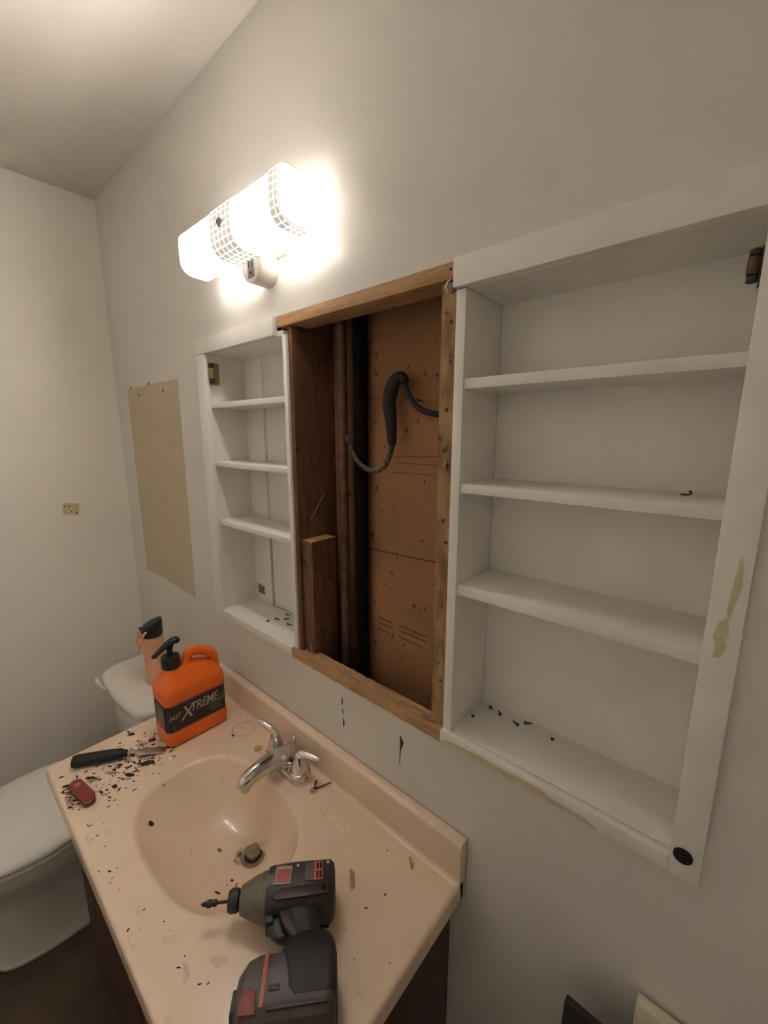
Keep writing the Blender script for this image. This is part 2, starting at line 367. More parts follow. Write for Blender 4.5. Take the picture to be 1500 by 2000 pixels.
make('paper_shred', tube(tube_pts, [.0025, .0012, .002, .0012], 6, None, .4), M_drywall, sb)
make('nail_hole', disc((-.168, -.0046, 1.835), .0025, .001, 'y', 8), M_dirty, hb)
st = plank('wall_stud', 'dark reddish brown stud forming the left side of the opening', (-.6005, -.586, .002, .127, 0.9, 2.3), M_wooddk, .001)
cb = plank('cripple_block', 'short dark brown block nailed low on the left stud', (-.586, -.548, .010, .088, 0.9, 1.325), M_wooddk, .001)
o = make('sawn_end', box(-.5855, -.5485, .0105, .0875, 1.325, 1.3262), M_wood, cb); o['label'] = 'pale sawn top end'
for z in (1.275, 1.238, 1.130): make('nail_hole', disc((-.570, .0095, z), .0028, .001, 'y', 8), M_dirty, cb)
make('straw', tube([(-.5855, .04, 1.372), (-.5845, .06, 1.400), (-.5855, .085, 1.432)], .0007, 5), M_chip, st)
rs = plank('wall_stud', 'rough light brown stud beside the wide white shelf unit', (-.1875, -.1575, .003, .09, 0.95, 1.818), M_stud, 0, .0006)
for x, z, q in ((-.170, 1.53, .0045), (-.166, 1.395, .0035), (-.170, 1.275, .002), (-.169, 1.125, .0025), (-.168, 1.76, .0025), (-.172, 1.622, .003), (-.167, 1.205, .002), (-.168, 1.70, .002), (-.174, 1.16, .002)):
    make('nail_hole', disc((x, .0018, z), q, .001, 'y', 8), M_dirty, rs)
make('splinter', tube([(-.171, .002, 1.522), (-.168, -.006, 1.530), (-.169, -.003, 1.540)], [.002, .003, .001], 6), M_chip, rs)
tag(make('vertical_pipe', lathe([(.012, 0.7), (.012, 1.2), (.0135, 1.2), (.0135, 1.215), (.012, 1.215), (.012, 2.3)], 16, None, (-.523, .095, 0)), M_pipe), 'tarnished brown vertical pipe inside the wall cavity', 'pipe')
tag(make('shadow_band', lathe([(.017, 0.7), (.017, 2.3)], 18, None, (-.474, .106, 0)), M_shadowband), 'black upright column painting the shadow band beside the brown pipe in the cavity', 'pipe')  # cylinder added in place of the soft shadow band on the board
cab = thing('electrical_cable', 'old dusty black cable looping inside the wall cavity', 'cable', (-.37, .1, 1.50))
pts = spline([(-.490, .076, 1.580), (-.476, .077, 1.548), (-.452, .080, 1.515), (-.418, .086, 1.501), (-.385, .092, 1.516), (-.366, .092, 1.560)], 6)
make('frayed_end', tube(pts, [.0045+.0025*i/len(pts) for i in range(len(pts))], 10), M_fray, cab)['label'] = 'grey frayed end of the cable'
pts = spline([(-.366, .092, 1.560), (-.371, .094, 1.610), (-.378, .096, 1.650), (-.368, .098, 1.688), (-.349, .1, 1.700), (-.338, .1, 1.690)], 6)
make('cable_sheath', tube(pts, [.009+.006*math.sin(PI*min(1, i/len(pts)*1.1)) for i in range(len(pts))], 12), M_cable, cab)
pts = spline([(-.342, .1, 1.694), (-.334, .1, 1.672), (-.318, .1, 1.648), (-.296, .1, 1.632), (-.262, .1, 1.622), (-.19, .1, 1.612)], 6)
make('cable_wire', tube(pts, .006, 10), M_cable, cab)
make('staple', tube([(-.309, .122, 1.650), (-.309, .099, 1.652), (-.303, .091, 1.643), (-.297, .099, 1.634), (-.297, .122, 1.630)], .0018, 6), M_dsteel, cab)
# printing and seams on the paper facing
def line(x0, z0, x1, z1, h, mat=M_ink):
    make('printed_line', prism([(x0, z0-h/2), (x1, z1-h/2), (x1, z1+h/2), (x0, z0+h/2)], .1274, .1281, 'y'), mat, kr)
line(-.50, 1.300, -.19, 1.309, .003)
line(-.39, 1.531, -.19, 1.541, .0014); line(-.38, 1.518, -.19, 1.519, .0012); line(-.39, 1.497, -.19, 1.498, .0012); line(-.50, 1.664, -.43, 1.664, .002)
for k, (a, b) in enumerate(((-.49, -.46), (-.44, -.39), (-.37, -.29))):
    line(a, 1.128-k*.001, b, 1.126-k*.001, .0025)
    line(a+.004, 1.113, b, 1.111, .0025); line(a, 1.097, b-.01, 1.094, .002)
line(-.275, 1.12, -.271, 1.07, .004)
# torn drywall at the header's right end and left corner
def crumple(name, c, s, n, mat, parent, seed):
    rnd = random.Random(seed); bm = bmesh.new()
    bmesh.ops.create_icosphere(bm, subdivisions=2, radius=1)
    for v in bm.verts:
        q = 1+rnd.uniform(-.45, .35)
        v.co = Vector((c[0]+v.co.x*s[0]*q, c[1]+v.co.y*s[1]*q, c[2]+v.co.z*s[2]*q))
    return make(name, bm, mat, parent, smooth=0)
crumple('torn_paper', (-.166, .003, 1.811), (.007, .008, .009), 1, M_drywall, hb, 3)['label'] = 'torn grey paper shreds'
make('torn_flap', tube([(-.174, -.001, 1.803), (-.1755, -.006, 1.810), (-.172, -.006, 1.817), (-.166, -.005, 1.8205)], [.001, .0022, .002, .0008], 6, None, .5), M_plaster, hb)
crumple('torn_paper', (-.592, .006, 1.797), (.006, .006, .008), 1, M_drywall, hb, 9)

# ------------------------------------------------------------------ vanity light above the opening
lt = thing('vanity_light', 'lit white glass vanity wall light with built-in outlet', 'wall light', (-.657, 0, 2.0))
make('back_plate', box(-.735, -.579, -.030, 0.0, 1.962, 2.045), M_fixture, lt, bevel=.006)
U = []
for y, z in ((-.045, 2.050), (-.085, 2.050)): U.append((y, z))
for i in range(1, 9):
    a = PI/2+PI/2*i/8; U.append((-.088+.022*math.cos(a), 2.028+.022*math.sin(a)))
for i in range(0, 9):
    a = PI+PI/2*i/8; U.append((-.080+.030*math.cos(a), 1.987+.030*math.sin(a)))
U.append((-.045, 1.957))
th = .003
def inset(P, d):
    out_ = []
    for i, p in enumerate(P):
        a = Vector(P[max(i-1, 0)]); b = Vector(P[min(i+1, len(P)-1)]); t = (b-a).normalized(); n_ = Vector((-t.y, t.x))
        out_.append((p[0]+n_.x*d, p[1]+n_.y*d))
    return out_
inn = inset(U, th); ring = U+inn[::-1]
gs = make('glass_shade', loft([[(x, y, z) for y, z in ring] for x in (-.857, -.457)]), M_lens, lt, smooth=50)
gs['label'] = 'glowing wrap-around glass shade'
gs.data.materials.append(M_lensin); gs.data.materials.append(M_lensleg)                  # the frosted inner face does not glow towards the wall
nU = len(U)
for p in gs.data.polygons:
    c = p.center
    if len(p.vertices) == 4 and Vector((0, c.y+.0775, c.z-.0036)).dot(p.normal) < 0: p.material_index = 1
    elif abs(p.normal.z) > .8 or abs(p.normal.x) > .8: p.material_index = 2     # legs and end edges given a weaker glow to tame the wall's hot spot
# raised white print: brick-like squares in a band at the shade's middle and right edge
M_band = emitter('dim_glass_band', LAMP_COL, BAND)  # weaker glow paints the dimmer glass over the sockets and right end
for x0, x1 in ((-.708, -.617), (-.490, -.457)):
    oU, iU = inset(U, -.0014), inset(U, -.0002)
    make('dim_glow_band', loft([[(x, y, z) for y, z in oU+iU[::-1]] for x in (x0, x1)]), M_band, gs, smooth=50)['label'] = 'band under the print with its glow painted dimmer away from the bulbs'
bm = bmesh.new()
def onU(s):
    # point at fraction s of the U profile
    Ls = [0]
    for a, b in zip(U, U[1:]): Ls.append(Ls[-1]+math.hypot(b[0]-a[0], b[1]-a[1]))
    d = s*Ls[-1]
    for i in range(len(U)-1):
        if d <= Ls[i+1] or i == len(U)-2:
            t = (d-Ls[i])/(Ls[i+1]-Ls[i]); a, b = U[i], U[i+1]
            tx = Vector((b[0]-a[0], b[1]-a[1])).normalized()
            return Vector((a[0]+(b[0]-a[0])*t, a[1]+(b[1]-a[1])*t)), Vector((tx.y, -tx.x))
outU = inset(U, -.0004)
def pline(x0, x1, s0, s1, k=10):
    """thin printed line on the outside of the shade"""
    P = []
    for i in range(k+1):
        s = s0+(s1-s0)*i/k; p, n_ = onU(s)
        if (p-Vector((-.07, 2.0))).dot(n_) < 0: n_ = -n_
        q = p+n_*.0017; P.append((x0+(x1-x0)*i/k, q.x, q.y))
    tube(P, .0006, 4, bm)
for xs in ((-.705, -.69, -.672, -.655, -.638, -.62), (-.488, -.472, -.46)):
    for x in xs: pline(x, x, .02, .98, 24)
    for i in range(1, 16): pline(xs[0], xs[-1], i/16, i/16, 2)
pr_ = make('printed_grid', bm, M_lensprint, gs); pr_['kind'] = 'stuff'
make('knob', lathe([(.0085, 0), (.0085, -.004), (.005, -.007), (.001, -.0075)], 16, None, (-.661, -.1105, 2.010), 'y'), M_outlet, lt)['label'] = 'small grey retaining knob'
pts = [(-.037, 1.962), (-.037, 1.948)]+[(.037*math.cos(PI+PI*i/14), 1.948+.037*math.sin(PI+PI*i/14)) for i in range(1, 14)]+[(.037, 1.948), (.037, 1.962)]
ob = make('outlet_box', prism([(-.657+x, z) for x, z in pts], -.047, 0.0, 'y'), M_fixture, lt, bevel=.002)
of = make('outlet', box(-.669, -.645, -.0482, -.047, 1.922, 1.957), M_outlet, ob, bevel=.0008)
for x in (-.663, -.652): make('slot', box(x-.0012, x+.0012, -.0488, -.048, 1.942, 1.953), M_dirty, ob)
make('slot', disc((-.657, -.0488, 1.931), .0025, .0008, 'y', 8), M_dirty, ob)
for sx, xc in ((1, -.657), (-1, -.657)):
    nm = make('socket', lathe([(.017, 0.012), (.017, 0.050), (.014, 0.055)] if sx > 0 else [(.014, -.055), (.017, -.050), (.017, -.012)], 18, None, (xc, -.062, 2.004), 'x'), M_fixture, lt)
    prof = [(.012, .053), (.013, .060), (.020, .078), (.0255, .098), (.027, .115), (.0245, .132), (.017, .145), (.006, .151), (.0005, .152)]
    if sx < 0: prof = [(a, -b) for a, b in prof][::-1]
    make('bulb', lathe(prof, 18, None, (xc, -.062, 2.004), 'x'), M_bulb, lt)['label'] = 'glowing bulb'

# ------------------------------------------------------------------ vanity, basin top, faucet
VX0, VX1, VY0, DZ = -1.047, -.095, -.48, .74
va = thing('vanity_cabinet', 'dark brown wooden vanity cabinet under the beige sink top', 'cabinet', (-.57, -.23, 0))
for nm, b in (('side_panel', (-1.025, -1.007, -.432, -.003, .09, .6995)), ('side_panel', (-.143, -.125, -.432, -.003, .09, .6995)), ('bottom_panel', (-1.007, -.143, -.432, -.003, .09, .108)),
              ('back_panel', (-1.007, -.143, -.009, -.003, .108, .6995)), ('face_frame', (-1.007, -.143, -.432, -.414, .66, .6995)), ('face_frame', (-.59, -.56, -.432, -.414, .108, .66))):
    make(nm, box(*b), M_vanity, va, bevel=.001)
make('toe_kick', box(-1.005, -.145, -.38, -.003, 0, .09), M_vanity, va, bevel=.001)
for x0, x1 in ((-1.01, -.58), (-.57, -.14)):
    d = make('door', box(x0, x1, -.446, -.432, .12, .68), M_vanity, va, bevel=.004)
    make('door_pull', box((x0+x1)/2-.03, (x0+x1)/2+.03, -.450, -.446, .662, .672), M_vanity, d, bevel=.001)
vt = thing('sink_top', 'beige cultured marble sink top with molded basin and backsplash', 'sink', (-.571, -.24, .70))
DX, DY, BCX, BCY, BA, BB, BN = -.537, -.200, -.572, -.262, .203, .138, 2.7
def bowl_t(x, y):
    dx, dy = x-DX, y-DY
    if abs(dx)+abs(dy) < 1e-6: return 0
    lo, hi = 0.0, 12.0                               # scale s at which D+s*d crosses the rim outline
    for _ in range(26):
        s = (lo+hi)/2
        q = abs((DX+s*dx-BCX)/BA)**BN+abs((DY+s*dy-BCY)/BB)**BN
        if q < 1: lo = s
        else: hi = s
    return 1/max(lo, 1e-4)
def deck_z(x, y):
    z = DZ
    t = bowl_t(x, y) if abs(x-BCX) < .3 and abs(y-BCY) < .24 else 9
    if t < 1.7:
        h = .125*(1-t**2.7); k = .0032
        h = max(-.06, min(.2, h))
        z -= k*math.log(1+math.exp(h/k))
    if y > -.034:                                    # cove into the backsplash
        d = min(.009, max(0, -.025-y)); rr = .009
        z += rr-math.sqrt(max(0, rr*rr-(rr-d)**2))
    for d, rr in ((x-VX0, .010), (VX1-x, .010), (y-VY0, .010)):
        if d < rr: z -= rr-math.sqrt(max(0, rr*rr-(rr-d)**2))
    return z
ed = [0, .0004, .0012, .0025, .0045, .007, .010]
def axis_pts(a, b, step, le, re_):
    n = int((b-a)/step); mid = [a+(b-a)*i/n for i in range(n+1)]
    o_ = []
    if le: o_ += [a+e for e in ed]
    mid = [m for m in mid if (not le or m > a+.012) and (not re_ or m < b-.012)]
    o_ += mid
    if re_: o_ += [b-e for e in ed[::-1]]
    return o_
xs = axis_pts(VX0, VX1, .0045, True, True); ys = axis_pts(VY0, -.034, .0045, True, False)
ys += [-.034, -.0325, -.031, -.0295, -.028, -.0265, -.0255, -.025, -.012]
bm = bmesh.new()
G = [[bm.verts.new((x, y, deck_z(x, y))) for x in xs] for y in ys]
for a, b in zip(G, G[1:]):
    for i in range(len(xs)-1):
        cx, cy = (a[i].co.x+a[i+1].co.x)/2, (a[i].co.y+b[i].co.y)/2
        bm.faces.new((a[i], a[i+1], b[i+1], b[i]))
# skirt
def skirt(seq):
    low = [bm.verts.new((v.co.x, v.co.y, .700)) for v in seq]; inn_ = [bm.verts.new((min(max(v.co.x, VX0+.02), VX1-.02), max(v.co.y, VY0+.02), .700)) for v in seq]
    for i in range(len(seq)-1):
        bm.faces.new((seq[i], seq[i+1], low[i+1], low[i])); bm.faces.new((low[i], low[i+1], inn_[i+1], inn_[i]))
skirt([row[0] for row in G[::-1]]+G[0][1:]+[row[-1] for row in G[1:]])
make('deck', bm, M_deck, vt, smooth=60)
# backsplash with rounded top
prof = [(-.002, .70), (-.002, .829), (-.016, .829)]+[(-.016-.009*math.sin(PI/2*i/5), .820+.009*math.cos(PI/2*i/5)) for i in range(1, 6)]+[(-.025, .738), (-.022, .72), (-.020, .70)]
make('backsplash', prism([(y, z) for y, z in prof], VX0, VX1, 'x'), M_deck, vt, bevel=.0025)
zd = deck_z(DX, DY)
dr = make('drain_flange', lathe([(.008, -.004), (.018, -.004), (.020, .0005), (.027, .002), (.028, .0008), (.0285, -.004)], 32, None, (DX, DY, zd+.003)), M_drain, vt)
dr['label'] = 'dull metal drain flange'
make('stopper', lathe([(.002, -.003), (.014, -.003), (.016, .004), (.0165, .010), (.0145, .0125), (.004, .0135), (.0005, .0135)], 28, None, (DX, DY, zd+.003)), M_drain, vt)['label'] = 'round pop-up stopper'
make('drain_shadow_ring', lathe([(.0165, .0004), (.0205, .0004), (.0205, -.002), (.0165, -.002)], 28, None, (DX, DY, zd+.003)), M_dirty, vt)['label'] = 'black gap around the stopper'
make('overflow_hole', disc((DX-.026, DY-.020, deck_z(DX-.026, DY-.020)), .006, .0012, 'z', 12), M_rust, vt)
def ring_stain(name, c, r0, r1, mat):
    rings = []
    n = 32
    o0 = [(c[0]+r1*math.cos(2*PI*i/n), c[1]+r1*math.sin(2*PI*i/n), deck_z(c[0], c[1])+.0003) for i in range(n)]
    i0 = [(c[0]+r0*math.cos(2*PI*i/n), c[1]+r0*math.sin(2*PI*i/n), deck_z(c[0], c[1])+.0003) for i in range(n)]
    return make(name, loft([o0, i0], cap=False), mat, vt)
ring_stain('water_ring', (-.352, -.085), .0105, .0145, M_stain)
ring_stain('water_ring', (-.790, -.068), .029, .0315, M_stain2)
ring_stain('water_spot', (-.385, -.088), .001, .007, M_stain)

M_smudge = material('brown_smudge', (0.30, 0.20, 0.13), 0.6, col2=(0.46, 0.33, 0.235), nscale=120)
M_film = material('bowl_soap_film', (0.60, 0.455, 0.33), 0.45, col2=(0.68, 0.53, 0.40), nscale=40)
def blotch(name, x, y, rx, ry, a, mat, seed, hole=0.0):
    rnd_ = random.Random(seed); n, k = 28, 5; rings = []
    wob = [rnd_.uniform(.55, 1.1) for _ in range(n)]
    wob = [(wob[i-1]+2*wob[i]+wob[(i+1) % n])/4 for i in range(n)]
    for j in range(k+1):
        t = max(hole, .02)+(1-max(hole, .02))*j/k; P_ = []
        for i in range(n):
            q = 2*PI*i/n; px, py = rx*t*math.cos(q)*(wob[i] if j else 1), ry*t*math.sin(q)*(wob[i] if j else 1)
            X, Y = x+px*math.cos(a)-py*math.sin(a), y+px*math.sin(a)+py*math.cos(a)
            P_.append((X, Y, deck_z(X, Y)+.00045))
        rings.append(P_)
    return make(name, loft(rings, cap=False), mat, vt, smooth=80)
blotch('drain_rust', DX, DY, .040, .036, .4, M_film, 2, .70)
blotch('drain_rust', DX-.012, DY-.014, .030, .024, .6, M_stain2, 3)
for i, (x, y, rx, ry, a_) in enumerate(((-.885, -.298, .024, .010, .8), (-.862, -.312, .020, .008, .6), (-.915, -.335, .016, .006, .9), (-.945, -.285, .020, .009, 1.0), (-.895, -.372, .022, .006, .7), (-.905, -.412, .018, .005, .8),
        (-.872, -.466, .022, .007, .1), (-.905, -.462, .012, .006, .3), (-.845, -.352, .016, .005, .6), (-.835, -.405, .012, .004, .8))):
    blotch('grime_smudge', x, y, rx, ry, a_, M_smudge, 20+i)
for i, (x, y, rx, ry, a_) in enumerate(((-.72, -.43, .020, .006, .2), (-.60, -.445, .014, .006, .5), (-.50, -.44, .02, .006, .3), (-.42, -.42, .018, .008, .8), (-.62, -.30, .008, .006, .2), (-.33, -.38, .02, .008, .6))):
    blotch('faint_stain', x, y, rx, ry, a_, M_film, 40+i)

# faucet: centre-set with two levers
fc = thing('bathroom_faucet', 'chrome two-handle bathroom faucet behind the basin', 'faucet', (-.575, -.068, DZ))
rings = []
for s, z in ((1, 0), (1.0, .006), (.96, .012), (.86, .017), (.70, .020)):
    rings.append([(x, y, z+.0004) for x, y in rrect(.078*(.15+.85*s) if s < 1 else .078, .027*s, .0265*s, 6)])
make('base_plate', loft(rings), M_chrome, fc, local=True)
for sx in (-1, 1):
    hd = make('handle_base', lathe([(.0265, .010), (.0265, .019), (.0245, .025), (.0225, .026), (.0225, .029), (.0185, .048), (.0145, .060), (.0125, .066)], 24, None, (sx*.051, 0, 0)), M_chrome, fc, local=True)
    if sx < 0: P = [(sx*.051, 0, .055), (sx*.052, .002, .070), (sx*.058, -.001, .078), (sx*.078, -.008, .086), (sx*.106, -.016, .094)]
    else: P = [(sx*.051, 0, .055), (sx*.051, .002, .066), (sx*.056, .004, .071), (sx*.078, .012, .070), (sx*.104, .020, .069)]
    P = spline(P, 5)
    make('lever', tube(P, [.0125, .0115, .0095, .0085, .0085, .0085, .008, .005], 14), M_chrome, hd, local=True)
P = spline([(0, .008, .012), (0, .006, .026), (0, -.012, .038), (0, -.050, .048), (0, -.090, .049), (0, -.114, .042), (0, -.122, .031)], 6)
rad = [.030, .031, .029, .025, .0215, .0205, .018]
spt = make('spout', tube(P, rad, 20, None, .8), M_chrome, fc, local=True)
make('aerator', lathe([(.010, 0), (.010, .010)], 18, None, (0, -.121, .020)), M_chrome, spt, local=True)
rod = make('lift_rod', lathe([(.0025, .030), (.0025, .066), (.0065, .069), (.0075, .075), (.0055, .081), (.001, .083)], 16, None, (.004, .021, 0)), M_chrome, fc, local=True)

# ------------------------------------------------------------------ toilet
TX = -1.335
to = thing('toilet', 'white porcelain toilet with closed lid between vanity and wall', 'toilet', (TX, -.35, 0))
def oval(cx, y_back, y_front, hw, z, n=36, sq=2.3):
    cy = (y_back+y_front)/2; hy = (y_back-y_front)/2; P = []
    for i in range(n):
        a = 2*PI*i/n; c_, s_ = math.cos(a), math.sin(a)
        e = 2/sq
        P.append((cx+hw*math.copysign(abs(c_)**e, c_)*(1-.10*max(0, -s_)), cy+hy*math.copysign(abs(s_)**e, s_), z))
    return P
make('bowl', loft([oval(TX, -.16, -.645, .112, 0, sq=3.4), oval(TX, -.16, -.647, .113, .010, sq=3.4), oval(TX, -.162, -.643, .108, .018, sq=3.2), oval(TX, -.165, -.640, .106, .10, sq=3),
    oval(TX, -.18, -.642, .112, .18, sq=2.6), oval(TX, -.20, -.662, .138, .25), oval(TX, -.22, -.69, .172, .31), oval(TX, -.23, -.708, .187, .35), oval(TX, -.23, -.712, .190, .378), oval(TX, -.24, -.70, .175, .385)]), M_porc, to)
make('tank_shelf', loft([[(TX+x, -.13+y, z) for x, y in rrect(hw, hd_, .05)] for hw, hd_, z in ((.10, .10, .20), (.14, .115, .30), (.19, .12, .37), (.195, .12, .385))]), M_porc, to)
make('seat', loft([oval(TX, -.275, -.712, .186, .3865), oval(TX, -.275, -.713, .187, .3905), oval(TX, -.27, -.722, .198, .392), oval(TX, -.27, -.722, .198, .401), oval(TX, -.275, -.713, .187, .4025), oval(TX, -.275, -.713, .187, .4075)]), M_seat, to)
make('lid', loft([oval(TX, -.27, -.724, .199, .4075), oval(TX, -.265, -.726, .200, .411), oval(TX, -.265, -.726, .200, .420), oval(TX, -.275, -.715, .188, .427), oval(TX, -.31, -.68, .14, .430)]), M_seat, to, smooth=60)
for s in (-1, 1): make('hinge', box(TX+s*.07-.02, TX+s*.07+.02, -.285, -.255, .385, .418), M_seat, to, bevel=.004)
def tankring(hw, hd_, bow, z, cy=-.125, rr=.05):
    P = rrect(hw, hd_, rr, 6); return [(TX+x, cy+y-(bow*(1-(x/hw)**2) if y < 0 else 0), z) for x, y in P]
def tank_dense(hw, hd_, bow, z, rr=.05, cy=-.125):
    P = []
    base = rrect(hw, hd_, rr, 7)
    for i, p in enumerate(base):
        q = base[(i+1) % len(base)]; P.append(p)
        if math.hypot(q[0]-p[0], q[1]-p[1]) > .1:
            for k in range(1, 8): P.append((p[0]+(q[0]-p[0])*k/8, p[1]+(q[1]-p[1])*k/8))
    return [(TX+x, cy+y-(bow*(1-(x/hw)**2) if y < 0 else 0), z) for x, y in P]
tk = make('tank', loft([tank_dense(.155, .075, .008, .386), tank_dense(.175, .082, .012, .43), tank_dense(.195, .09, .018, .66), tank_dense(.197, .09, .018, .675)]), M_porc, to, smooth=60)
make('tank_lid', loft([tank_dense(.205, .098, .020, .666, .055), tank_dense(.213, .103, .022, .671, .06), tank_dense(.214, .104, .022, .692, .06), tank_dense(.208, .099, .021, .701, .058), tank_dense(.193, .086, .019, .705, .05)]), M_porc, to, smooth=60)
lv = make('flush_lever', lathe([(.013, 0), (.013, -.010), (.009, -.014), (.001, -.015)], 16, None, (TX-.150, -.218, .640), 'y'), M_porc, to)
make('lever_arm', tube([(TX-.150, -.232, .640), (TX-.185, -.238, .641), (TX-.225, -.240, .645), (TX-.245, -.238, .650)], [.006, .007, .0085, .005], 10, None, .6), M_porc, lv)
for s in (-1, 1): make('bolt_cap', lathe([(.014, .0), (.013, .012), (.006, .018), (.0005, .019)], 14, None, (TX+s*.112, -.34, 0)), M_porc, to)

# ------------------------------------------------------------------ peach bottle on the tank
bt = thing('water_bottle', 'peach water bottle with black flip lid on the toilet tank', 'bottle', (-1.295, -.118, .7055))
make('body', lathe([(.028, 0), (.0325, .004), (.0335, .012), (.0335, .014), (.0328, .016), (.034, .10), (.0348, .155), (.034, .163), (.030, .172), (.0295, .180)], 32), M_peach, bt, local=True)
rings = []
for z, s in ((.176, .0325), (.178, .034), (.205, .034)): rings.append([(x, y, z) for x, y in circ(s, 28)])
def top_ring(sc, dz):                       # slanted lid top, high towards the wall side
    return [(x*sc, y*sc, .222+dz+.55*(y*.7+x*.35)*sc) for x, y in circ(.034, 28)]
rings += [top_ring(1, -.004), top_ring(.95, .001), top_ring(.8, .003), top_ring(.3, .004)]
ld = make('flip_lid', loft(rings), M_black, bt, local=True, smooth=50)
make('lid_lip', tube(spline([(-.018, -.018, .199), (-.026, -.026, .201), (-.031, -.031, .203)], 3), [.012, .009, .004], 10, None, .5), M_black, ld, local=True)
a = math.radians(262); ca, sa = math.cos(a), math.sin(a)
def lp(t, rr, z): return (rr*ca-t*sa, rr*sa+t*ca, z)
P = spline([lp(-.026, .022, .202), lp(-.030, .034, .194), lp(-.029, .044, .165), lp(-.016, .050, .142), lp(.016, .050, .142), lp(.029, .044, .165), lp(.030, .034, .194), lp(.026, .022, .202)], 6)
make('carry_loop', tube(P, .0050, 10, None, .8), M_peach2, bt, local=True)
make('loop_pin', lathe([(.004, 0), (.004, .003)], 10, None, lp(.026, .040, .19)), M_steel, bt, local=True)

# ------------------------------------------------------------------ orange soap jug
jg = thing('soap_jug', 'orange plastic soap jug with black pump and dark label', 'bottle', (-.909, -.160, DZ+.0005), (0, 0, math.radians(-1)))
jg.scale = (1.03, 1.03, 1.03)
JX, JY = .050, .083       # half depth (x), half width (y)
def jr(hx, hy, z, rr, cx=0, cy=0, n=6): return [(x, y, z) for x, y in rrect(hx, hy, rr, n, cx, cy)]
body = loft([jr(JX-.008, JY-.008, 0, .014), jr(JX-.002, JY-.002, .004, .018), jr(JX, JY, .010, .018), jr(JX, JY, .040, .018), jr(JX-.002, JY-.002, .043, .018), jr(JX-.002, JY-.002, .121, .018), jr(JX, JY, .124, .018),
    jr(JX, JY, .150, .020), jr(JX-.003, JY-.003, .158, .020), jr(JX-.012, JY-.008, .172, .022, 0, -.002), jr(JX-.022, JY-.020, .188, .022, 0, -.006), jr(.024, .050, .196, .022, 0, -.016), jr(.021, .022, .203, .0205, 0, -.042), jr(.0205, .0205, .207, .0204, 0, -.042)])
jb = make('body', body, M_orange, jg, local=True, smooth=55)
hp = [(-.008, .188), (-.001, .214), (.008, .2265), (.020, .227), (.050, .214), (.066, .200), (.072, .180), (.070, .150)]
P = spline([(0, y, z) for y, z in hp], 5)
make('handle', tube(P, [.0165]*4+[.0140]*(len(P)-8)+[.0165]*4, 14, None, 1.0), M_orange, jg, local=True)
make('handle_web', prism([(-.016, .186), (.000, .202), (.012, .201), (.045, .190), (.062, .186), (.070, .165), (-.01, .165)], -.014, .014, 'x'), M_orange, jg, local=True, bevel=.004)
make('collar', lathe([(.022, .205), (.0235, .208), (.0235, .230), (.0225, .236), (.016, .238), (.009, .2385)], 28, None, (0, -.042, 0)), M_black, jg, local=True)
pm = make('pump_stem', lathe([(.0075, .236), (.0075, .258), (.006, .258)], 16, None, (0, -.042, 0)), M_black, jg, local=True)
P = spline([(-.002, -.018, .272), (0, -.030, .276), (0, -.048, .270), (.002, -.068, .259), (.004, -.086, .249)], 5)
make('pump_head', tube(P, [.006]+[.011, .0125, .013, .013, .0125, .012]+[.0115-.0052*i/(len(P)-8) for i in range(len(P)-8)]+[.0055], 14, None, .75), M_black, pm, local=True)
make('pump_neck', lathe([(.0075, .255), (.011, .264)], 16, None, (0, -.042, 0)), M_black, pm, local=True)
make('nozzle_tip', lathe([(.004, .241), (.0045, .247)], 10, None, (.004, -.079, 0)), M_plaster, pm, local=True)
# label wraps front, near side
ly0, ly1 = .0435, .1205
lab = make('label', loft([[(x, y, z) for x, y in rrect(JX-.0014, JY-.0014, .018, 6)] for z in (ly0, ly1)], cap=False), M_label, jg, local=True)
lab['label'] = 'dark printed label'
make('label_edge', loft([[(x, y, z) for x, y in rrect(JX-.0011, JY-.0011, .018, 6)] for z in (ly0, ly0+.003)], cap=False), M_printdim, lab, local=True)
make('label_edge', loft([[(x, y, z) for x, y in rrect(JX-.0011, JY-.0011, .018, 6)] for z in (ly1-.003, ly1)], cap=False), M_red, lab, local=True)
make('side_panel_print', box(-JX+.018, JX-.018, -JY+.0002, -JY+.0016, ly0+.004, ly1-.006), M_labelside, lab, local=True)
def text(name, s, size, mat, parent, loc, shear=0, sx=1.0, face='x+', slope=0, bold=0):
    cu = bpy.data.curves.new(name, 'FONT'); cu.body = s; cu.size = size; cu.shear = shear; cu.extrude = .0002; cu.offset = bold
    cu.resolution_u = 3
    t = bpy.data.objects.new('tmp', cu); C.objects.link(t)
    me = bpy.data.meshes.new_from_object(t); bpy.data.objects.remove(t)
    for v in me.vertices:
        x, y, z = v.co
        X, Y = x*sx, y+x*sx*slope
        v.co = (z, X, Y) if face == 'x+' else (X, -z, Y)
    me.materials.append(mat)
    o_ = bpy.data.objects.new(name, me); link(o_, parent); o_.location = loc
    return o_
FX = JX-.0010
text('lettering', 'X', .052, M_print, lab, (FX, -.048, ly0+.026), .3, .85, bold=.0006)
text('lettering', 'TREME', .036, M_print, lab, (FX, -.022, ly0+.038), .25, .70, slope=.02, bold=.0005)
text('lettering', 'FAST', .018, M_print, lab, (FX, -.077, ly0+.036), .25, .75, slope=.12, bold=.0003)
bm = bmesh.new()
for k, (a, b, z) in enumerate(((.022, .062, .036), (.030, .068, .029), (.026, .06, .022), (.034, .066, .015))):
    box(FX-.0002, FX+.0003, a, b, ly0+z-.0012, ly0+z+.0012, bm)
for k in range(5): box(FX-.0002, FX+.0003, .056, .077, ly0+.052-k*.0045, ly0+.0537-k*.0045, bm)
for k in range(3): box(FX-.0002, FX+.0003, -.068, -.064, ly0+.022-k*.008, ly0+.0255-k*.008, bm)
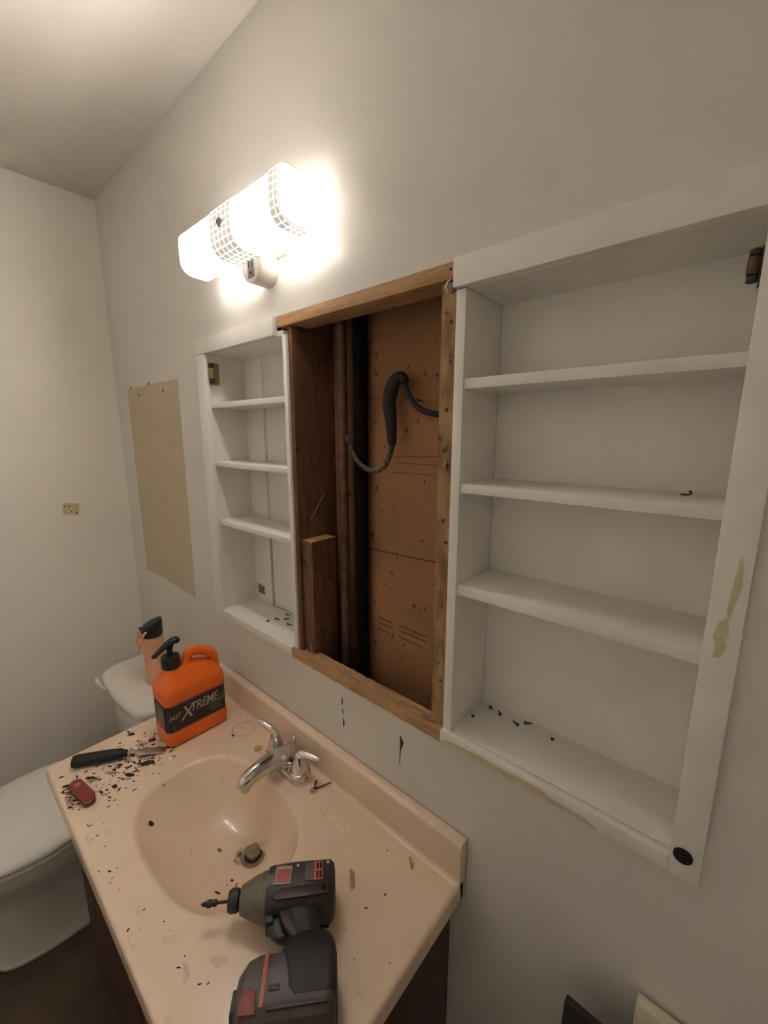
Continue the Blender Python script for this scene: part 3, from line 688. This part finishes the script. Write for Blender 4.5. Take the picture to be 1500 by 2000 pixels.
make('fine_print', bm, M_printdim, lab, local=True, smooth=0)['kind'] = 'stuff'
bm = bmesh.new()
for k in range(7):
    z = ly0+.011+k*.0095; q = random.uniform(.008, .0155)
    box(-q, q*.9, -JY-.0002, -JY+.0004, z, z+.0030, bm)
make('side_print', bm, M_printdim, lab, local=True, smooth=0)['kind'] = 'stuff'
make('panel', box(FX-.0004, FX+.0001, -.055, .018, ly0+.006, ly0+.028), M_tooldred, lab, local=True, smooth=0)

# ------------------------------------------------------------------ chisel, pocket knife
ch = thing('wood_chisel', 'chisel with black handle lying among dark debris', 'chisel', (-.955, -.375, DZ), (0, 0, math.atan2(.180, .121)))
# local +x along the tool, from butt to tip
make('handle', loft([[(x, y*ry, .0145+z*rz) for y, z in circ(1, 20)] for x, ry, rz in ((-.066, .009, .008), (-.066, .0155, .0132), (-.058, .0172, .0142), (-.020, .0165, .014), (.020, .0155, .0132), (.042, .0135, .0118), (.048, .010, .009))]), M_rubber, ch, local=True)
make('ferrule', lathe([(.0085, .046), (.0085, .056), (.006, .058)], 16, None, (0, 0, .0135), 'x'), M_dsteel, ch, local=True)
make('shank', tube([(.050, 0, .0130), (.066, 0, .0115), (.082, 0, .009)], [.0046, .004, .004], 10), M_steel, ch, local=True)
make('blade', loft([[(x, y, z) for y, z in ((-w_, zb), (w_, zb), (w_, zt), (w_*.7, zt+.0012), (-w_*.7, zt+.0012), (-w_, zt))] for x, w_, zb, zt in ((.078, .0045, .006, .0115), (.086, .0120, .0050, .0095), (.135, .0120, .0018, .0052), (.150, .0120, .0008, .0014))]), M_steel, ch, local=True, smooth=20)
kn = thing('pocket_knife', 'closed red pocket knife near the sink corner', 'knife', (-.868, -.440, DZ+.0008), (0, 0, math.radians(9)))
for z0, z1 in ((.0, .006), (.013, .020)):
    hs = []
    for k, (z, ins) in enumerate(((z0, .002 if z0 == 0 else 0), (z0+.002, 0), (z1-.002, 0), (z1, .002 if z0 else 0))):
        hs.append([(x, y, z) for x, y in rrect(.0455-ins, .0135-ins, .0132-ins, 7)])
    sc_ = make('handle_scale', loft(hs), M_knife, kn, local=True)
for k, (z, hh) in enumerate(((.0075, .0125), (.0095, .0115), (.0115, .0125))):
    make('folded_blade', loft([[(x, y, q) for x, y in rrect(.043, hh, .011, 6)] for q in (z-.0009, z+.0009)]), M_steel, kn, local=True)
for x in (-.036, .036): make('rivet', lathe([(.002, 0), (.002, .0145)], 10, None, (x, 0, .003)), M_steel, kn, local=True)
em = make('emblem', loft([[(x-.022, y, z) for x, y in rrect(.0055, .0048, .0018, 4)] for z in (.0199, .0204)]), M_print, kn, local=True); em['label'] = 'small pale shield emblem'
bm = box(-.0255, -.0185, -.0009, .0009, .0202, .0207); box(-.0229, -.0211, -.0035, .0035, .0202, .0207, bm)
make('emblem_cross', bm, M_knife, em, local=True, smooth=0)

# ------------------------------------------------------------------ impact driver standing on its battery
ang = math.atan2(-.76, -.65)
dv = thing('impact_driver', 'black and red cordless impact driver lying on its side', 'power drill', (-.161, -.383, DZ+.0452))
DS = 1.11
fx = Vector((-.67, -.742, 0)).normalized(); fz = fx.cross(Vector((0, 0, 1)))
dv.rotation_euler = Matrix((fx, Vector((0, 0, 1)), fz)).transposed().to_euler(); dv.scale = (DS, DS, DS)
AX = .163                                           # height of the spindle axis; local +x points to the bit
def sec(x, hw, hu, hd_, n=32, sq=3.4, dz=0):
    P = []
    for i in range(n):
        a = 2*PI*i/n; c_, s_ = math.cos(a), math.sin(a); e = 2/sq
        P.append((x, hw*math.copysign(abs(c_)**e, c_), AX+dz+(hu if s_ > 0 else hd_)*math.copysign(abs(s_)**e, s_)))
    return P
hs = make('housing', loft([sec(-.069, .020, .019, .022), sec(-.068, .028, .026, .030), sec(-.062, .0325, .031, .036), (sec(-.030, .0335, .0325, .038)), sec(.000, .0335, .033, .038), sec(.030, .0325, .032, .037), sec(.036, .031, .031, .035)]), M_toolblk, dv, local=True, smooth=50)
ns = make('gear_case', loft([sec(.026, .0332, .0328, .036, sq=2.3), sec(.040, .0315, .0315, .034, sq=2.2), sec(.058, .0265, .0265, .0275, sq=2), sec(.074, .0195, .0195, .020, sq=2), sec(.077, .018, .018, .0185, sq=2)]), M_tool, dv, local=True, smooth=60)
ns['label'] = 'grey metal nose cone'
make('nose_seam', lathe([(.0312, .0445), (.0318, .045), (.0312, .0458)], 28, None, (0, 0, AX), 'x'), M_toolwear, ns, local=True)
co = make('chuck_collar', lathe([(.009, .076), (.0095, .079), (.0145, .081), (.0155, .084), (.0155, .092), (.0135, .096), (.008, .0965), (.004, .0966)], 24, None, (0, 0, AX), 'x'), M_toolblk, dv, local=True)
bi = make('driver_bit', lathe([(.0048, .095), (.0048, .098), (.0022, .099), (.0022, .114), (.0045, .1145), (.0048, .119), (.004, .1195), (.004, .122), (.0052, .1225), (.0052, .129), (.003, .130), (.0035, .133), (.001, .138)], 14, None, (0, 0, AX), 'x'), M_dsteel, dv, local=True)
# details on both flanks (the camera sees the one facing +x / -y of the room)
for s in (1, -1):
    fy = s*.0336
    def pl(name, pts, d, mat, parent=hs):
        pts3 = [(x, z) for x, z in pts]
        y0, y1 = (fy-.002*s, fy+d*s)
        return make(name, prism([(x, AX+z-.006) for x, z in pts3], min(y0, y1), max(y0, y1), 'y'), mat, parent, local=True, bevel=.0006)
    pl('label_plate', [(-.002, .022), (.024, .024), (.025, -.004), (.000, -.006)], .0008, M_toolwear)
    pl('red_label', [(.000, .016), (.0225, .018), (.0235, -.002), (.002, -.0045)], .0014, M_toolpink)
    pl('vent_panel', [(-.050, .024), (-.022, .024), (-.022, -.004), (-.050, -.004)], .0007, M_toolgry)
    vp = pl('vent_frame', [(-.050, .0245), (-.036, .0245), (-.036, -.0045), (-.050, -.0045)], .0013, M_toolpink)
    for x in (-.0465, -.0415):
        for z in ((.012, .021), (-.002, .008)):
            make('vent_slot', box(x-.0014, x+.0014, fy-.001*s, fy+.0018*s, AX+z[0]-.006, AX+z[1]-.006), M_felt, hs, local=True)
    pl('red_side_panel', [(-.060, -.008), (.012, -.010), (.028, -.018), (.020, -.026), (-.058, -.025)], .0004, M_tooldred)
    for x, z in ((-.010, .0255), (-.058, .0255)):
        make('screw', lathe([(.0026, .0), (.0026, s*.0010), (.001, s*.0012)], 12, None, (x, s*.0322, AX+z-.0095), 'y'), M_toolwear, hs, local=True)
    make('case_screw', lathe([(.004, .0), (.004, s*.0012), (.001, s*.0014)], 12, None, (-.052, s*.0332, AX-.022), 'y'), M_felt, hs, local=True)
def hsec(xc, z, hl, hw, n=24, sq=2.4, tilt=0):
    P = []
    for i in range(n):
        a = 2*PI*i/n; c_, s_ = math.cos(a), math.sin(a); e = 2/sq
        dx = hl*math.copysign(abs(c_)**e, c_)
        P.append((xc+dx, hw*math.copysign(abs(s_)**e, s_), z+tilt*dx))
    return P
hl = make('handle', loft([hsec(-.012, AX-.024, .040, .024), hsec(-.016, AX-.040, .031, .020), hsec(-.021, AX-.056, .0245, .0175), hsec(-.027, AX-.075, .022, .0165), hsec(-.033, AX-.092, .0225, .0175), hsec(-.036, .066, .027, .021), hsec(-.036, .058, .033, .026)]), M_rubber, dv, local=True, smooth=60)
for s in (1, -1):
    make('red_grip_inlay', prism([(-.002, AX-.034), (.014, AX-.038), (.006, AX-.055), (-.012, AX-.074), (-.020, AX-.070), (-.006, AX-.050)], s*.0120, s*.0205 if s > 0 else -.0205, 'y'), M_tooldred, hl, local=True, bevel=.001)
tg = make('trigger', loft([hsec(.018, AX-.035, .013, .009), hsec(.019, AX-.045, .013, .0088), hsec(.013, AX-.056, .012, .0085), hsec(.006, AX-.062, .010, .008)]), M_toolblk, dv, local=True)
make('direction_switch', box(.022, .034, -.014, .014, AX-.046, AX-.036), M_toolblk, dv, local=True, bevel=.002)
def brect(x0, x1, hw, z, rr, n=5): return [(x, y, z) for x, y in rrect((x1-x0)/2, hw, rr, n, (x0+x1)/2, 0)]
ft = make('foot', loft([brect(-.0705, -.010, .0388, .018, .012), brect(-.0715, -.004, .0396, .026, .012), brect(-.0715, .002, .0396, .060, .012), brect(-.069, .002, .035, .075, .012), brect(-.064, -.006, .024, .090, .010), brect(-.058, -.012, .018, .098, .008)]), M_rubber, dv, local=True, smooth=50)
bat = make('battery', loft([brect(-.064, .048, .032, 0, .010), brect(-.068, .053, .0365, .006, .012), brect(-.070, .056, .0385, .020, .012), brect(-.070, .054, .0385, .046, .012), brect(-.068, .046, .037, .060, .012), brect(-.062, .036, .033, .066, .010)]), M_toolgry, dv, local=True, smooth=50)
for x, mt_ in ((.018, M_toolpink),):
    make('red_stripe', loft([[(x+q, y, z) for y, z in ((-.0390, .010), (-.0396, .046), (-.0382, .060), (-.034, .0675), (.034, .0675), (.0382, .060), (.0396, .046), (.0390, .010))] for q in (0, .005)]), mt_, bat, local=True)
for s in (1, -1):
    make('red_latch', prism([(.026, .004), (.046, .004), (.048, .018), (.038, .030), (.028, .026)], min(s*.036, s*.0402), max(s*.036, s*.0402), 'y'), M_toolred, bat, local=True, bevel=.001)
    make('side_rib', box(-.060, .014, s*.0385-.0012, s*.0385+.0012, .006, .010), M_toolblk, bat, local=True, bevel=.0008)
    make('side_rib', box(.000, .014, s*.0385-.0012, s*.0385+.0012, .024, .030), M_toolblk, bat, local=True, bevel=.0008)
make('front_bumper', loft([[(x, y, z) for y, z in rrect(.030, .014, .006, 4, 0, .024)] for x in (.050, .0585)]), M_toolblk, bat, local=True, bevel=.001)

# ------------------------------------------------------------------ loose bits: screws, nails, flakes, chips
def mk_screw(name, label, cat, loc, rz, L_=.016, group=None, hook=False):
    t = thing(name, label, cat, loc, (0, 0, rz), group)
    z = .0022
    make('head', lathe([(.0006, -.0006), (.0030, 0), (.0032, .0009), (.0018, .0026)], 10, None, (0, 0, z+.0012), 'x'), M_dsteel, t, local=True)
    make('shank', tube([(.002, 0, z+.001), (L_*.6, 0, z), (L_, 0, z-.0012)], [.0017, .0015, .0004], 8), M_dsteel, t, local=True)
    return t
for i, (x, y, a, lb) in enumerate(((-.791, .030, 2.2, 'small dark screw nearest the front lip of the narrow unit floor'), (-.790, .056, .4, 'dark screw second from the front on the narrow unit floor'), (-.790, .095, .2, 'dark screw farthest back on the narrow unit floor'),
        (-.765, .072, 1.1, 'dark screw in the middle of the narrow unit floor cluster'), (-.733, .058, .5, 'dark screw nearest the opening on the narrow unit floor'))):
    mk_screw('screw', lb, 'screw', (x, y, 1.0361), a, .017, 'screws on the narrow unit floor')
for i, (x, y, a, lb) in enumerate(((-.115, .105, 0, 'tiny dark screw at the back of the wide unit floor'), (-.089, .098, 2.3, 'dark screw left of the crossed pair on the wide unit floor'), (-.050, .092, 2.6, 'front screw of the crossed pair on the wide unit floor'),
        (-.043, .106, .7, 'back screw of the crossed pair on the wide unit floor'), (.012, .096, 1.2, 'dark screw farthest right on the wide unit floor'))):
    mk_screw('screw', lb, 'screw', (x, y, 1.0366), a, .008 if i in (0, 4) else .016, 'screws on the wide unit floor')
tag(make('wood_plug', lathe([(.0015, 0), (.0035, .001), (.003, .003), (.0005, .0035)], 10, None, (-.128, .060, 1.0366)), M_dsteel), 'dark nail head at the left corner of the wide unit floor', 'nail')
tag(make('bent_hook', tube(spline([(.154, .082, 1.5033), (.160, .080, 1.5035), (.1645, .079, 1.505), (.165, .079, 1.5075), (.1625, .079, 1.5088)], 4), .0013, 8), M_dsteel), 'small bent hook lying on the middle shelf of the wide unit', 'hook')
tag(make('bent_nail', tube([(-.478, -.055, .752), (-.479, -.059, .744), (-.474, -.066, .7422), (-.466, -.058, .7422), (-.452, -.030, .746)], [.0022, .0022, .0022, .0017, .0013], 8), M_dsteel), 'bent nail lying beside the faucet base', 'nail')
ring_stain('rust_stain', (-.470, -.070), .0005, .010, M_stain2); ring_stain('rust_stain', (-.690, -.083), .0005, .012, M_stain2)
def flake(name, label, cat, x, y, L_, W_, a, mat, seed, h=.0022, group=None):
    rnd = random.Random(seed); n = 9; P = []
    for i in range(n):
        t = 2*PI*i/n; q = rnd.uniform(.7, 1.1)
        px, py = L_*math.cos(t)*q, W_*math.sin(t)*q
        P.append((x+px*math.cos(a)-py*math.sin(a), y+px*math.sin(a)+py*math.cos(a)))
    zs = [max(deck_z(px, py), deck_z(x, y)-.02) for px, py in P]
    bm = loft([[(p[0], p[1], z+.0003) for p, z in zip(P, zs)], [(x+(p[0]-x)*.75, y+(p[1]-y)*.75, z+h) for p, z in zip(P, zs)]])
    return tag(make(name, bm, mat), label, cat, group)
G1 = 'dark flakes on the sink top'
fl = [(-1.008, -.292, .010, .006, 1.0, 'dark flake near the back left edge of the sink top'), (-.862, -.302, .019, .009, .9, 'largest dark flake beside the chisel blade'), (-.853, -.345, .017, .006, .6, 'dark oblong flake between knife and basin'),
      (-.903, -.352, .010, .004, 2.0, 'dark flake touching the chisel neck'), (-.842, -.381, .008, .006, .3, 'dark round crumb between knife and basin rim'), (-.915, -.412, .014, .004, .8, 'brown sliver between the chisel handle and knife'),
      (-.930, -.458, .012, .004, 1.0, 'brown sliver at the front edge left of the knife'), (-.706, -.352, .008, .005, 2.2, 'dark flake on the front left basin rim'), (-.940, -.262, .012, .006, 1.2, 'dark flake against the jug bottom'), (-.786, -.104, .004, .003, 0, 'dark speck right of the jug')]
for i, (x, y, a, b, g, lb) in enumerate(fl): flake('debris_flake', lb, 'debris', x, y, a, b, g, M_debris, i+5, .0035, G1)
fl2 = [(-.508, -.300, .007, .0035, .5, 'dark flake in the basin left of the drill bit'), (-.604, -.247, .006, .004, .3, 'brown smear flake in the middle of the basin'), (-.520, -.262, .004, .003, .3, 'dark crumb between drain and basin middle')]
for i, (x, y, a, b, g, lb) in enumerate(fl2): flake('debris_flake', lb, 'debris', x, y, a, b, g, M_debris if i != 1 else M_rust, i+55, .002, 'flakes in the basin')
flake('wood_chip', 'tan wood sliver in the basin by the drain', 'wood chip', -.503, -.262, .011, .0022, -0.9, M_chip, 31)
flake('wood_chip', 'orange-brown wood chip beside the impact driver', 'wood chip', -.256, -.152, .024, .006, -0.68, M_chip, 32)
flake('wood_chip', 'small split wood chip near the backsplash', 'wood chip', -.190, -.052, .014, .004, -0.75, M_chip, 33, .004)
flake('plaster_crumb', 'white plaster crumb beside the chisel tip', 'crumb', -.829, -.256, .009, .006, .5, M_plaster, 41, .004)
flake('plaster_crumb', 'tiny white plaster crumb between knife and basin', 'crumb', -.815, -.348, .004, .003, .5, M_plaster, 42, .002)
# fine crumbs
bm = bmesh.new(); rnd = random.Random(11)
def crumb(x, y, s, a, el):
    n = 5; z = deck_z(x, y); P = []
    for i in range(n):
        t = 2*PI*i/n; q = rnd.uniform(.6, 1.1); px, py = s*el*math.cos(t)*q, s*math.sin(t)*q
        P.append((x+px*math.cos(a)-py*math.sin(a), y+px*math.sin(a)+py*math.cos(a)))
    lo_ = [bm.verts.new((p[0], p[1], z+.0001)) for p in P]; top = bm.verts.new((x, y, z+s*.8))
    for i in range(n): bm.faces.new((lo_[i], lo_[(i+1) % n], top))
    bm.faces.new(lo_[::-1])
for cx, cy, sx, sy, n, s0 in ((-.875, -.305, .035, .03, 150, .0026), (-.93, -.27, .03, .035, 110, .0028), (-.90, -.36, .045, .03, 130, .0022), (-.885, -.465, .022, .009, 110, .0026), (-.90, -.43, .04, .03, 110, .0020), (-.84, -.40, .03, .025, 70, .0018),
        (-.80, -.08, .03, .02, 40, .0014), (-.96, -.33, .03, .03, 60, .0018), (-.66, -.45, .09, .015, 45, .0014), (-.45, -.43, .1, .02, 35, .0014), (-.20, -.2, .06, .08, 26, .0013), (-.54, -.24, .05, .05, 26, .0012), (-.30, -.07, .12, .03, 12, .001)):
    for _ in range(int(n*.62)):
        x, y = rnd.gauss(cx, sx), rnd.gauss(cy, sy)
        if VX0+.01 < x < VX1-.01 and VY0+.011 < y < -.036: crumb(x, y, s0*(.3+1.3*rnd.random()**2), rnd.gauss(.75, .7), rnd.uniform(1, 3))
tag(make('debris_crumbs', bm, M_debris, smooth=0), 'scatter of fine dark crumbs across the sink top', 'debris', kind='stuff')

# ------------------------------------------------------------------ removed cabinet doors leaning on the wall
def leaning(name, label, x0, x1, yt, zt, yb, thick, mat, edge):
    t = thing(name, label, 'cabinet door', ((x0+x1)/2, yb, 0))
    d = Vector((0, yt-yb, zt)); L_ = d.length; th_ = math.atan2(yt-yb, zt)
    rot_ = Matrix.Translation(Vector((0, yb, 0))) @ Matrix.Rotation(-th_, 4, 'X')
    make('panel', xform(box(x0, x1, 0, thick, .0, L_), rot_), mat, t, bevel=.002)
    make('frame_strip', xform(box(x0+.03, x1-.03, -.004, 0, L_-.05, L_-.03), rot_), edge, t, bevel=.001)
    return t
leaning('cabinet_door', 'cream painted cabinet door leaning on the wall at lower right', .192, .55, -.024, .785, -.13, .018, M_door, M_trim)
leaning('mirror_door', 'black-backed mirror door leaning in front of the cream door', .112, .50, -.078, .768, -.21, .012, M_mirrorback, M_black)
